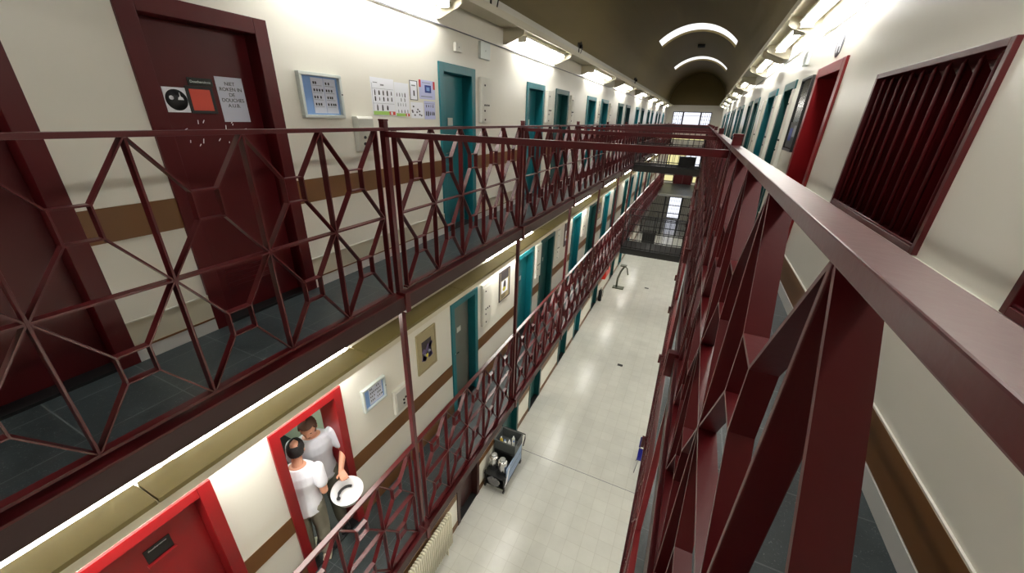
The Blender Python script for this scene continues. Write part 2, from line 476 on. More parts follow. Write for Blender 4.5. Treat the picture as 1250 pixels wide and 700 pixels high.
# ------------------------------------------------------------------ doors
DN = [0]
def door(y0, y1, zd, side, m, leaf=None, detail=False, leaf_open=False, recess=.13, plain=False):
    DN[0] += 1
    s = 1 if side == 'l' else -1; xw = XL if side == 'l' else XR
    X = lambda d: xw + s*d          # d>0 towards the corridor
    def bx(mb, d0, d1, a, b, z0, z1, mm=None): return mb.box(min(X(d0),X(d1)), max(X(d0),X(d1)), a, b, z0, z1, mm)
    r = sempty('door_%d' % DN[0], (0,0,0))
    f = MB()
    bx(f, -.26, .022, y0, y0+FW, zd, zd+DH); bx(f, -.26, .022, y1-FW, y1, zd, zd+DH); bx(f, -.26, .022, y0+FW, y1-FW, zd+DH-FW, zd+DH)
    f.build('frame', m, r, bevel=.004)
    th = MB(); bx(th, -.26, .012, y0+FW, y1-FW, zd, zd+.02); th.build('threshold', 'black', r)
    if not leaf_open:
        l = MB(); bx(l, -recess-.05, -recess, y0+FW, y1-FW, zd+.02, zd+DH-FW)
        if detail:
            # ventilation grille low on the leaf
            for k in range(7): bx(l, -recess, -recess+.006, y0+.22, y1-.30, zd+.22+.035*k, zd+.24+.035*k)
        l.build('leaf', leaf or m, r)
        if detail: return r
        h = MB(); yh = y0+FW+.10 if side == 'l' else y1-FW-.10
        bx(h, -recess, -recess+.012, yh-.03, yh+.03, zd+.93, zd+1.17)
        p = Vector((X(-recess+.01), yh, zd+1.07)); s_ = Vector((s,0,0))
        h.tube([p, p+s_*.045, p+s_*.05+Vector((0,.015,0)), p+s_*.05+Vector((0,.12,0))], .009, 8)
        h.build('handle', 'chrome', r)
        if plain: return r
        k = MB(); bx(k, -recess, -recess+.008, (y0+y1)/2-.06, (y0+y1)/2+.06, zd+1.42, zd+1.52)
        k.build('hatch', 'panel_grey' if 'teal' in m else 'black', r)
    return r
for a, b, c in L2D: 
    det = (a, b) == (1.36, 2.25)
    door(a, b, 0, 'l', c, detail=det, recess=.11 if a < 3 else .14)
for a, b, c in L1D: door(a, b, Z1, 'l', c, leaf_open=(a == 1.46), plain=(a < 1), leaf='leaf_grey' if a == 4.48 else None)
for a, b, c in LGD: door(a, b, ZG, 'l', c)
for a, b, c in R2D: door(a, b, 0, 'r', c, recess=.2, leaf_open=(a == 4.77))
for a, b, c in R1D: door(a, b, Z1, 'r', c)

# the cell behind the open door on the middle gallery
cell = MB()
c0, c1 = XL-.28, XL-2.2
cell.box(c1-.1, c1, 1.0, 2.75, Z1, Z1+2.5, 'sage')
cell.box(c1, c0, .9, 1.0, Z1, Z1+2.5, 'sage'); cell.box(c1, c0, 2.75, 2.85, Z1, Z1+2.5, 'sage')
cell.box(c1, c0, 1.0, 2.75, Z1+2.5, Z1+2.6, 'sage'); cell.box(c1, c0+.26, 1.0, 2.75, Z1-.1, Z1+.005, 'black')
struct(cell.build('wall_cell', None))
cl = MB().box(c1+.02, c1+.9, 1.05, 2.7, Z1+2.42, Z1+2.5).build('ceiling_light', 'cell_glow')
tag(cl, 'flat lamp on the ceiling of the open cell behind the two men', 'lamp')
# red leaf of that door, swung back into the cell
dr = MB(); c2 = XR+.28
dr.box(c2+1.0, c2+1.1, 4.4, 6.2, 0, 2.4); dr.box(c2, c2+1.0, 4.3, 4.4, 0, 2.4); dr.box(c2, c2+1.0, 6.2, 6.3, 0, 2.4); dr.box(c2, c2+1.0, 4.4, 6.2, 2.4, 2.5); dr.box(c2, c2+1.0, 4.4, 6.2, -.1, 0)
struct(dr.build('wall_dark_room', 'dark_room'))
of = MB().box(XL-1.0, XL-.285, 1.49, 1.54, Z1+.02, Z1+2.05)
struct(of.build('door_leaf_open', 'red_door'))
# ------------------------------------------------------------------ posts, tie beams
def post(x, k, y, zb, where):
    nm = '%s gallery post of maroon steel, %s' % (where, ORD[k-1] + ' counted from the camera' if k else 'just behind the camera')
    t = thing('gallery_post', nm, 'post', (x, y, 0), 0, 'maroon gallery posts')
    MB().box(-.025, .025, -.025, .025, zb, 1.50).build('shaft', 'maroon', t, bevel=.003)
    MB().box(-.028, .028, -.028, .028, 1.50, 1.515).build('cap', 'maroon', t, bevel=.003)
    s = 1 if x < -1 else -1
    for z in (0, Z1):
        MB().box(min(-.02*s, .095*s), max(-.02*s, .095*s), -.032, .032, z-.17, z+.03).build('bracket', 'maroon', t, bevel=.003)
DR = .12                        # the right bays stand a little further on
POSTY = [HUB0 + PITCH*4 + .108 + BAY*k for k in range(-1, 13)]
for k, y in enumerate(POSTY):
    post(RL, k, y, -3.62, 'left'); post(RR_, k, y+DR, -3.62, 'right')
for k, y in enumerate(POSTY[1:]):
    tb = MB(); a = RL+.026; c = RR_-.026
    tb.prism([(a,y-.022),(c,y+DR-.022),(c,y+DR+.022),(a,y+.022)], 'z', 1.383, 1.427)
    o = tb.build('tie_beam', 'maroon', bevel=.002)
    tag(o, 'maroon tie beam spanning the void at rail height, %s from the camera' % ORD[k], 'beam', 'tie beams across the void')

# ------------------------------------------------------------------ lattice balustrades
SPAN = PITCH*5
def me_of(fn, name, m='maroon'):
    mb = MB(); fn(mb); me = mb.mesh(name); me.materials.append(M[m]); return me
m_top = me_of(lambda b: b.box(-.026, .026, -.082, SPAN+.082, 1.4286, 1.4536), 'top_rail')
m_mid = me_of(lambda b: b.box(-.024, .024, 0, SPAN, .744, .756), 'mid_rail')
m_bot = me_of(lambda b: b.box(-.025, .025, -.02, SPAN+.02, .030, .048), 'bottom_rail')
m_bal = me_of(lambda b: b.box(-.025, .025, -.006, .006, .048, 1.4286), 'baluster')
def lattice(b, z0, z1):
    yc, zc = PITCH/2, (z0+z1)/2; h, v = .065, .074
    q = [(yc-h, zc-v), (yc+h, zc-v), (yc+h, zc+v), (yc-h, zc+v)]
    c = [(.006, z0), (PITCH-.006, z0), (PITCH-.006, z1), (.006, z1)]
    for i in range(4):
        b.bar((0,)+q[i], (0,)+q[(i+1)%4], .008, .046)
        b.bar((0,)+c[i], (0,)+q[i], .008, .046)
m_lup = me_of(lambda b: lattice(b, .756, 1.4286), 'lattice')
m_llo = me_of(lambda b: lattice(b, .048, .744), 'lattice')
BAYW = {('l',0): 'upper left gallery', ('r',0): 'upper right gallery', ('l',1): 'middle left gallery', ('r',1): 'middle right gallery'}
for side in 'lr':
    for lv, zt in enumerate((0, Z1)):
        for b in range(-1, 13):
            y0 = HUB0 - PITCH + BAY*b + (DR if side == 'r' else 0)
            t = thing('lattice_railing', 'maroon lattice railing bay of the %s, %s' % (BAYW[(side,lv)], ORD[b] + ' from the camera' if b >= 0 else 'behind the camera'), 'railing',
                      (RL if side == 'l' else RR_, y0, zt), 0, 'lattice railing bays along the galleries')
            link('top_rail', m_top, t); link('mid_rail', m_mid, t); link('bottom_rail', m_bot, t)
            for i in range(6): link('baluster', m_bal, t, (0, PITCH*i, 0))
            for i in range(5):
                link('lattice', m_lup, t, (0, PITCH*i, 0)); link('lattice', m_llo, t, (0, PITCH*i, 0))
# bevel on the rails that pass right beside the camera
for me in (m_top, m_bal):
    bm = bmesh.new(); bm.from_mesh(me)
    bmesh.ops.bevel(bm, geom=[e for e in bm.edges], offset=.0022, segments=2, profile=.6, affect='EDGES')
    bm.to_mesh(me); bm.free()

# ------------------------------------------------------------------ shelf with light fittings high on the upper walls
for s, xw, nm in ((1, XL, 'left'), (-1, XR, 'right')):
    X = lambda d: xw + s*d
    b = MB()
    def bx(mb, d0, d1, a, c, z0, z1, mm=None): return mb.box(min(X(d0),X(d1)), max(X(d0),X(d1)), a, c, z0, z1, mm)
    t = thing('wall_shelf', 'long cream cable shelf under the vault along the %s wall' % nm, 'shelf', (0,0,0))
    bx(MB(), 0, .38, YB, YE, 2.79, 2.81).build('plate', 'duct_paint', t)
    bx(MB(), .36, .385, YB, YE, 2.745, 2.83).build('lip', 'duct_paint', t)
    br = MB(); ys = ([-.05,2.1,4.45,6.2,8.6,10.6,13.2,14.8,17.2,19.3,21.7,23.8,26.2,27.8,30.2,32.3,34.7] if s > 0 else
                     [-.2,2.2,4.2,6.55,8.6,9.2,11.5,13.9,16.2,18.4,20.7,22.9,25.2,27.4,29.7,31.9,34.2])
    for yy in ys:
        bb = MB(); prof = [(X(0),2.58), (X(.05),2.58), (X(.31),2.675), (X(.345),2.70), (X(.345),2.79), (X(0),2.79)]
        bb.prism(prof, 'y', yy-.012, yy+.012); bb.build('bracket', 'duct_paint', t)
    # loose cables on top of the shelf
    for q in range(3):
        pts = [(X(.10+.07*q+.03*math.sin(i*1.7+q)), YB+.3+i*.8, 2.832+.012*math.sin(i*.9+q*2)) for i in range(50)]
        MB().tube(pts, .013, 6).build('cable', 'black', t)
FIXL = [(-2.0,-.1),(2.2,4.40),(6.55,8.55),(11.0,13.1),(15.0,17.1),(19.5,21.5),(24.0,26.0),(28.0,30.0),(32.5,34.5)]
FIXR = [(0.3,2.15),(4.35,6.50),(6.95,8.45),(9.35,11.4),(14.0,16.1),(18.6,20.6),(23.1,25.1),(27.6,29.6),(32.1,34.1)]
def fitting(y0, y1, side, ztop, d0, d1, label, grp, depth=.05, glow='tube_glow'):
    s, xw = (1, XL) if side == 'l' else (-1, XR)
    X = lambda d: xw + s*d
    t = thing('fluorescent_light', label, 'light', (X((d0+d1)/2), (y0+y1)/2, ztop), 0, grp)
    w = (d1-d0)/2; L = (y1-y0)/2
    MB().box(-w-.025, w+.025, -L, L, -.03, 0).build('housing', 'panel_white', t, bevel=.004)
    ln = MB(); n = 8
    prof = [(-w,-.03)] + [(-w*math.cos(PI*k/n), -.03-depth*math.sin(PI*k/n)) for k in range(1, n)] + [(w,-.03)]
    ln.prism(prof, 'y', -L+.03, L-.03); ln.build('diffuser', glow, t)
    for e in (-1, 1): MB().box(-w-.006, w+.006, e*L-.03*(e>0), e*L+.03*(e<0), -.03-depth-.004, -.03).build('end_cap', 'panel_white', t)
    return t
for i, (a, b) in enumerate(FIXL): fitting(a, b, 'l', 2.745, .10, .22, 'lit fluorescent fitting under the upper left shelf, %s' % (ORD[i-1] + ' from the camera' if i else 'behind the camera'), 'upper gallery lights')
for i, (a, b) in enumerate(FIXR): fitting(a, b, 'r', 2.745, .10, .22, 'lit fluorescent fitting under the upper right shelf, %s' % (ORD[i-1] + ' from the camera' if i else 'above the camera'), 'upper gallery lights')

# pelmet shelf and strip lights along the middle gallery (seen from above, under the upper deck)
for s, xw, nm in ((1, XL, 'left'), (-1, XR, 'right')):
    X = lambda d: xw + s*d
    t = thing('cable_trunking', 'cable trunking with shaded olive top above the middle %s gallery doors' % nm, 'trunking')
    y = YB; k = 0
    while y < YE - .1:
        e = min(y + 1.86, YE)
        MB().box(min(X(.10),X(.37)), max(X(.10),X(.37)), y+.006, e-.006, -.80, -.765).build('lid', 'duct_shaded', t)
        y = e
    MB().box(min(X(.355),X(.372)), max(X(.355),X(.372)), YB, YE, -.865, -.80).build('lip', 'duct_paint', t)
    for yy in [i*1.86 + YB for i in range(23)]:
        MB().box(min(X(.08),X(.35)), max(X(.08),X(.35)), yy-.01, yy+.01, -.834, -.80).build('bracket', 'duct_paint', t)
FIX1 = [(-.85,.76),(.80,2.45),(5.6,7.75),(11.0,12.9),(15.3,17.2),(19.5,21.4),(24.0,26.0),(28.2,30.1),(32.5,34.5)]
for i, (a, b) in enumerate(FIX1):
    for side, nm in (('l','left'), ('r','right')):
        s, xw = (1, XL) if side == 'l' else (-1, XR)
        t = thing('fluorescent_light', 'slim strip light behind the middle %s trunking, %s from the camera' % (nm, ORD[i]), 'light', (xw+s*.048, (a+b)/2, -.800), 0, 'middle gallery strip lights')
        L = (b-a)/2
        MB().box(*((-.047,-.027) if s > 0 else (.027,.047)), -L, L, -.02, .02).build('housing', 'panel_white', t)
        MB().tube([(0,-L+.02,0), (0,L-.02,0)], .022, 10).build('tube', 'strip_glow', t)
        fitting(a, b, side, -.835, .13, .25, 'added unseen light under the middle %s trunking, %s from the camera' % (nm, ORD[i]), 'added middle gallery lights', .028)  # added out of view below the lid to brighten the wall
# ceiling lights below the middle galleries, for the ground floor
for i, (a, b) in enumerate([(.5,2.5),(4.8,6.8),(9.2,11.2),(13.6,15.6),(18.0,20.0),(22.5,24.5),(27,29)]):
    for side, nm in (('l','left'), ('r','right')):
        fitting(a, b, side, Z1-.135, .30, .45, 'fluorescent fitting under the middle %s gallery, %s from the camera' % (nm, ORD[i]), 'ground floor lights', glow='ground_glow')

# ------------------------------------------------------------------ louvred grilles on the right wall
def grille(y0, y1, z0, z1, label, n):
    t = thing('louvred_grille', label, 'grille', (XR, (y0+y1)/2, z0), 0)
    h = (y1-y0)/2; H = z1-z0
    f = MB(); q = .032
    f.box(-.022, .13, -h, -h+q, 0, H); f.box(-.022, .13, h-q, h, 0, H)
    f.box(-.022, .13, -h+q, h-q, 0, q); f.box(-.022, .13, -h+q, h-q, H-q, H)
    f.build('frame', 'maroon', t, bevel=.003)
    MB().box(.13, .15, -h+.02, h-.02, .02, H-.02).build('back_plate', 'maroon_door', t)
    w = (2*h-2*q)/n
    fb = MB(); zb, zt = q+.004, H-q-.004
    # upright plate with a rounded front edge; its top is cut down towards the back
    # (x runs into the wall)
    A = [fb.bm.verts.new((x, y, z)) for y in (-.004, .004) for x, z in ((.012,zb),(.128,zb),(.128,zt-.17),(.012,zt-.01))]
    for fi in ((0,1,2,3),(7,6,5,4),(0,4,5,1),(1,5,6,2),(2,6,7,3),(3,7,4,0)): fb.bm.faces.new([A[i] for i in fi])
    fb.tube([(.006,0,zb),(.006,0,zt-.02),(.010,0,zt)], [.010,.010,.004], 10)
    fb.prism([(-.004,0),(.05,.0),(.05,.075)], 'z', zb+.028, zb+.034)
    me = fb.mesh('fin'); me.materials.append(M['maroon_door'])
    for k in range(n): link('fin', me, t, (0, -h+q+w*(k+.5), 0))
    MB().tube([(-.012,-h+q,q+.006),(-.012,h-q,q+.006)], .006, 8).build('bead', 'maroon', t)
grille(GR[0], GR[1], GR[2], GR[3], 'maroon louvred grille of upright fins in the right wall, whole in view', 10)
grille(.28, 1.72, 1.02, 1.90, 'maroon louvred grille of which only a corner shows past the rail', 10)

# ------------------------------------------------------------------ fixtures on the left wall, upper gallery
def wx(side, d): return XL + d if side == 'l' else XR - d
def wall_thing(name, label, cat, side, y, z, group=None):
    t = thing(name, label, cat, (wx(side, 0), y, z), 0 if side == 'l' else PI, group); return t
# inside such a thing: +x leaves the wall; with side 'r' the thing is turned round (+y runs back towards the camera)
def noticeboard(y0, y1, z0, z1, label):
    t = wall_thing('noticeboard', label, 'noticeboard', 'l', (y0+y1)/2, (z0+z1)/2)
    h, v = (y1-y0)/2, (z1-z0)/2; b = .026
    f = MB()
    f.box(0, .045, -h, h, v-b, v); f.box(0, .045, -h, h, -v, -v+b); f.box(0, .045, -h, -h+b, -v+b, v-b); f.box(0, .045, h-b, h, -v+b, v-b)
    f.build('frame', 'alu', t, bevel=.004)
    MB().box(.002, .012, -h+b, h-b, -v+b, v-b).build('backing', 'board_blue', t)
    W = (2*h-2*b)
    for k in range(2):
        p = MB(); a = -h+b+W*(.27+.34*k); c = a+W*.33
        p.box(.012, .0135, a, c, -v+b+.012, v-b-.012, 'paper_shade')
        r = random.Random(3+k)
        for row in range(4):
            zz = v-b-.05-row*.055
            for q in range(r.choice([2,3,4])):
                yy = a+.012+q*.026+r.random()*.01
                p.box(.0135, .0140, yy, yy+.015, zz-.010, zz+.010, 'ink')
            p.box(.0135, .0140, a+.01, c-.02, zz-.022, zz-.019, 'ink_grey')
        p.build('notice', None, t)
    MB().tube([(.045, h-b*.5, .02), (.052, h-b*.5, .02)], .006, 8).build('lock', 'black', t)
noticeboard(2.43, 2.86, 1.50, 1.85, 'metal framed noticeboard between the upper maroon shower door and the posters')
noticeboard(2.55, 2.93, -1.81, -1.48, 'small framed noticeboard beside the open red door with two men')

t = wall_thing('call_panel', 'grey call panel with buttons below and right of the upper noticeboard', 'panel', 'l', 3.07, 1.36)
p = MB(); p.prism([(0,-.16),(.05,-.16),(.075,.02),(.075,.14),(.06,.16),(0,.16)], 'y', -.10, .10); p.build('box', 'panel_grey', t, bevel=.004)
for i, (yy, zz, m) in enumerate(((-.03,-.02,'ink'),(.03,-.02,'ink'),(-.03,-.08,'ink'),(.03,-.08,'red_strip'))):
    MB().tube([(.055, yy, zz-.01), (.078, yy, zz-.01)], .014, 10).build('button', m, t)

t = wall_thing('call_panel', 'pale square call panel right of the small noticeboard by the two men', 'panel', 'l', 3.18, -2.04)
MB().box(.0005, .05, -.14, .14, -.20, .20).build('box', 'panel_white', t, bevel=.006)
MB().box(.05, .056, -.11, .12, -.17, .15).build('cover', 'panel_grey', t, bevel=.003)
for yy, zz in ((.02,-.03),(.06,-.01),(.02,-.09)):
    MB().tube([(.056, yy, zz), (.066, yy, zz)], .016, 10).build('button', 'ink', t)

def sheet(name, label, y0, y1, z0, z1, fn, m='paper', d=0.0015, side='l', cat='poster', group=None, split=False):
    t = wall_thing(name, label, cat, side, (y0+y1)/2, (z0+z1)/2, group)
    h, v = (y1-y0)/2, (z1-z0)/2
    MB().box(.0003, d, -h, h, -v, v).build('paper', m, t)
    b = MB()
    def r(a, c, e, g, mm, lift=0): b.box(d, d+.0006+lift, -h+2*h*a, -h+2*h*c, -v+2*v*e, -v+2*v*g, mm) if not split else MB().box(d, d+.0006+lift, -h+2*h*a, -h+2*h*c, -v+2*v*e, -v+2*v*g).build('mark', mm, t)
    fn(r)
    if split:
        b.bm.free()
        return t
    b.build('lettering', None, t)
    return t
def figs(r, x0, x1, z, n, s, seed, m='ink'):
    rr = random.Random(seed)
    for k in range(n):
        x = x0+(x1-x0)*(k+.5)/n; w = s*(.35+.3*rr.random()); hh = s*(.7+.5*rr.random())
        r(x-w/2, x+w/2, z-hh/2, z+hh/2, m); r(x-w/3, x+w/3, z+hh/2, z+hh/2+s*.25, m)
def pA(r):
    r(.04,.96,.715,.722,'ink_grey'); r(.04,.96,.325,.332,'ink_grey'); r(.04,.05,.13,.86,'ink_grey')
    figs(r, .06,.95,.60,5,.11,1); figs(r, .06,.95,.44,5,.09,2); figs(r, .1,.75,.20,3,.13,3)
    r(.02,.70,.02,.12,'green_strip'); r(.70,.98,.02,.12,'red_strip'); r(.77,.86,.03,.11,'paper',.0003); r(.1,.28,.86,.88,'ink_grey'); r(.4,.55,.80,.84,'ink_grey')
def pB(r):
    figs(r, .06,.8,.64,4,.10,4); figs(r, .3,.8,.50,2,.08,5); figs(r, .1,.8,.36,4,.08,6,'ink_grey'); figs(r, .08,.95,.16,4,.09,7)
    r(.02,.68,.02,.11,'green_strip'); r(.68,.96,.02,.11,'red_strip'); r(.75,.84,.03,.10,'paper',.0003)
def pC(r):
    r(.0,1,.0,.035,'ink'); r(.0,1,.965,1,'ink'); r(0,.08,.0,1,'ink'); r(.92,1,0,1,'ink'); r(.25,.75,.72,.78,'ink_grey'); r(.45,.6,.22,.5,'ink')
def pD(r): 
    rr = random.Random(9)
    for k in range(9):
        x, z = .1+.8*rr.random(), .12+.7*rr.random(); r(x-.05, x+.05, z-.05, z+.05, 'ink'); r(x-.02,x+.08,z-.02,z+.02,'ink_grey',.0002)
def pE(r): r(.0,.12,.62,1,'red_strip'); r(.88,1,.55,.98,'red_strip'); r(.35,.75,.35,.75,'navy'); r(.45,.65,.45,.65,'board_blue',.0003); r(.1,.8,.12,.16,'ink_grey'); r(.2,.7,.85,.88,'ink_grey')
def pF(r): figs(r, .1,.9,.72,4,.12,12); r(.05,.95,.86,.88,'ink_grey'); figs(r, .08,.95,.3,5,.2,13)
sheet('instruction_poster', 'white poster of rows of small figures over a green and red strip, nearest the noticeboard', 3.26, 3.60, 1.53, 1.88, pA)
sheet('instruction_poster', 'white poster of fainter figures over a green and red strip, second from the noticeboard', 3.605, 3.84, 1.52, 1.86, pB)
sheet('notice_sheet', 'white sheet with a thick black border among the posters', 3.86, 4.00, 1.70, 1.90, pC)
sheet('notice_sheet', 'white sheet of scattered little figures under the black bordered notice', 3.86, 4.09, 1.51, 1.68, pD)
sheet('notice_sheet', 'pale violet sheet with a blue square and red corners beside the teal door', 4.03, 4.34, 1.72, 1.92, pE, 'lavender', split=True)
sheet('notice_sheet', 'pale violet sheet with dark figures low beside the teal door', 4.11, 4.33, 1.50, 1.70, pF, 'lavender')

def control_panel(y0, y1, z0, z1, label, side='l', d=.05):
    t = wall_thing('control_panel', label, 'panel', side, (y0+y1)/2, (z0+z1)/2, 'white control panels beside the doors')
    h, v = (y1-y0)/2, (z1-z0)/2
    MB().box(0, d, -h, h, -v, v).build('box', 'panel_white', t, bevel=.004)
    MB().box(d, d+.006, -h+.02, h-.02, -v+.02, v-.07).build('cover', 'panel_white', t, bevel=.002)
    for k, (yy, zz) in enumerate(((-.06,.66),(-.06,-.2),(0,-.2),(.06,-.2),(-.06,-.45),(-.05,-.85))):
        MB().box(d+.006, d+.014, yy*h/.15-.012, yy*h/.15+.012, zz*v-.012, zz*v+.012).build('button', 'ink', t)
for i, (y0, y1) in enumerate(((5.42,5.72),(8.2,8.5),(9.85,10.1),(12.6,12.9),(14.3,14.55))):
    control_panel(y0, y1, 1.46, 2.07, 'white control panel by the upper left doors, %s from the camera' % ORD[i])
for i, (y0, y1) in enumerate(((5.46,5.80),(8.10,8.42),(9.62,9.9),(12.3,12.6))):
    control_panel(y0, y1, -2.08, -1.23, 'white control panel by the middle left doors, %s from the camera' % ORD[i])
for i, (y0, y1) in enumerate(((6.68,6.95),(8.1,8.4),(9.9,10.2))):
    control_panel(y0, y1, .95, 2.02, 'tall white control panel by the upper right doors, %s from the camera' % ORD[i], 'r')
for nm, y0, y1, z0, z1, side, lab in (('junction_box',4.78,4.93,2.30,2.40,'l','small white box over the nearest upper left teal door'),
                                     ('cover_plate',5.42,5.70,2.30,2.51,'l','pale metal plate under the conduit above a control panel'),
                                     ('cover_plate',6.62,6.84,2.28,2.46,'r','pale metal plate high on the right wall past the red door')):
    t = wall_thing(nm, lab, 'box', side, (y0+y1)/2, (z0+z1)/2)
    h, v = (y1-y0)/2, (z1-z0)/2
    MB().box(0, .04, -h, h, -v, v).build('cover', 'panel_white' if nm == 'junction_box' else 'alu', t, bevel=.004)
    MB().tube([(.04,0,0),(.043,0,0)], .008, 8).build('screw', 'grey_metal', t)

# signs on the maroon shower door
xd = XL - .11
t = thing('door_sign', 'square white sign with a black disc and shower head on the maroon door', 'sign', (xd, 1.595, 1.595))
MB().box(.0005, .003, -.068, .068, -.075, .075).build('plate', 'paper', t)
d = MB(); d.lathe([(0,.0035),(.064,.0035),(.064,.003)], (0,0,0), 28, None, Matrix.Rotation(PI/2, 4, 'Y')); d.build('disc', 'black', t)
d = MB(); d.lathe([(0,.0045),(.013,.0045),(.013,.0035)], (0,-.028,.012), 16, None, Matrix.Rotation(PI/2, 4, 'Y'))
d.prism([(.008,.0),(.042,.0),(.038,.014),(.028,.022),(.026,.045),(.022,.045),(.022,.022),(.012,.014)], 'x', .0035, .0045); d.build('symbol', 'paper', t)
t = thing('viewing_pane', 'glowing red pane in a black frame on the maroon shower door', 'pane', (xd, 1.745, 1.60))
MB().box(.0005, .012, -.085, .085, -.085, .085).build('frame', 'black', t, bevel=.003)
MB().box(.0121, .0135, -.068, .062, -.066, .066).build('glass', 'window_red', t)
t = thing('name_plate', 'black name plate above the red pane on the maroon door', 'sign', (xd, 1.765, 1.712))
MB().box(.0005, .006, -.078, .078, -.024, .024).build('plate', 'black_gloss', t)
wall_text('Doucheruimte', .022, 'alu', t, .0066, 0, 0)
t = thing('paper_notice', 'white paper notice in capitals taped to the maroon shower door', 'notice', (xd, 1.96, 1.61))
MB().box(.0005, .0015, -.095, .095, -.148, .148).build('sheet', 'paper_shade', t)
wall_text('NIET\nROKEN IN\nDE\nDOUCHES\nA.U.B.', .034, 'ink', t, .0021, 0, .032)
sm = MB(); rr = random.Random(5)
for k in range(16):
    yy, zz = 1.60+.42*rr.random(), 1.30+.17*rr.random()
    sm.obox((xd+.0008, yy, zz), .0012, .012+.02*rr.random(), .005, (rr.random()*1.5,0,0))
tag(sm.build('torn_tape', 'paper'), 'scraps of torn white tape below the signs on the maroon door', 'tape')
# name plate on the lowest near red door
t = thing('name_plate', 'black plate with a white line of letters on the red door below', 'sign', (XL-.13, .572, -1.615))
MB().box(.0005, .010, -.085, .085, -.07, .07).build('plate', 'black_gloss', t, bevel=.002)
wall_text('doucheruimte', .021, 'paper', t, .0106, 0, .045)
MB().box(.0005, .03, -.095, .095, -.095, -.075).build('ledge', 'red_door', t)

# pictures on the middle gallery wall
def framed(label, y0, y1, z0, z1, fr, fn, base):
    t = wall_thing('picture', label, 'picture', 'l', (y0+y1)/2, (z0+z1)/2)
    h, v = (y1-y0)/2, (z1-z0)/2
    f = MB(); b = .022
    f.box(0, .022, -h, h, v-b, v); f.box(0, .022, -h, h, -v, -v+b); f.box(0, .022, -h, -h+b, -v+b, v-b); f.box(0, .022, h-b, h, -v+b, v-b)
    f.build('frame', fr, t)
    MB().box(.001, .012, -h+b, h-b, -v+b, v-b).build('print', base, t)
    p = MB(); fn(p, h, v); p.build('motif', None, t)
def mot1(p, h, v):
    p.box(.012,.0128,-h*.5,h*.5,-v*.35,v*.5,'print_dark')
    rr = random.Random(4)
    for k in range(9): p.obox((.0134, (rr.random()-.5)*h*.9, (rr.random()-.6)*v*.7), .0012, .07, .10, (rr.random()*3,0,0), 'print_violet')
    p.ell((.0135,0,-.1), .001, .035, .03, m='print_yellow')
    p.obox((.0134,-.05,-.08), .0012, .05, .05, (.4,0,0), 'paper'); p.obox((.0134,.06,-.05), .0012, .04, .06, (.8,0,0), 'lavender')
def mot2(p, h, v):
    p.box(.012,.0128,-h*.75,h*.75,v*.35,v*.9,'print_dark'); p.box(.012,.0128,-h*.6,h*.6,-v*.55,v*.3,'paper')
    p.ell((.0132,.0,-.02), .001, .06, .11, m='print_dark'); p.ell((.0136,-.02,-.09), .001, .07, .05, m='print_yellow')
    for k in range(4): p.box(.012,.0128,-h*.7,h*.2,-v*(.65+.07*k),-v*(.62+.07*k),'ink')
framed('beige poster of dark leaves behind the gallery post, before the middle teal door', 3.60, 4.05, -1.97, -1.29, 'beige_print', mot1, 'beige_print')
framed('dark framed print of a figure between two middle gallery teal doors', 6.20, 6.68, -1.90, -1.25, 'print_dark', mot2, 'beige_print')
framed('narrow brown framed print past the third middle teal door', 10.4, 10.85, -1.9, -1.2, 'brown_door', mot2, 'print_dark')
framed('dark framed print far along the middle left wall', 14.5, 15.1, -2.0, -1.15, 'print_dark', mot1, 'beige_print')
# right wall: round sign and dark notice panel
t = thing('round_sign', 'round grey sign high above the right red door', 'sign', (XR, 5.28, 2.32))
r_ = MB(); r_.lathe([(0,.006),(.125,.006),(.125,.0003),(0,.0003)], (0,0,0), 28, None, Matrix.Rotation(-PI/2, 4, 'Y')); r_.build('plate', 'ink_grey', t)
r_ = MB()
for a, b, c, e in ((-.06,.06,-.03,.05),(-.075,-.05,-.09,.09),(.03,.05,-.08,-.03),(-.02,.0,.05,.09)): r_.box(-.0075,-.0061,a,b,c,e)
r_.build('symbol', 'paper', t)
t = thing('glazed_panel', 'tall dark glazed panel beside the right red door', 'panel', (XR, 6.24, 1.69), PI)
f = MB(); f.box(0,.03,-.29,-.265,-.42,.42); f.box(0,.03,.265,.29,-.42,.42); f.box(0,.03,-.265,.265,.395,.42); f.box(0,.03,-.265,.265,-.42,-.395); f.build('frame', 'steel_dark', t)
MB().box(.001,.015,-.265,.265,-.395,.395).build('glass', 'glass_dark', t)
b = MB(); b.box(.015,.016,-.24,.24,-.38,-.08,'black'); b.box(.016,.0168,-.18,.0,-.3,-.15,'navy'); b.box(.016,.0168,.04,.18,-.25,-.12,'ink_grey'); b.build('notice', None, t)

# cameras clamped to the left shelf
for i, yy in enumerate((5.09, 9.02, 16.57)):
    t = thing('security_camera', 'black security camera on the left shelf edge, %s from the camera' % ORD[i], 'security camera', (XL+.37, yy, 2.831), 0, 'security cameras')
    MB().tube([(0,0,0),(0,0,.10)], .012, 8).build('stalk', 'black', t)
    k = MB(); k.obox((.02,-.02,.13), .07, .20, .07, (.35,0,.5)); k.build('body', 'black', t, bevel=.006)
    k = MB(); k.tube([(.06,-.10,.09),(.075,-.13,.08)], .026, 12); k.build('lens', 'black_gloss', t)
    k = MB(); k.tube([(0,.03,.15),(.0,.12,.22),(.02,.18,.12),(-.03,.22,.01)], .008, 6); k.build('cable', 'black', t)

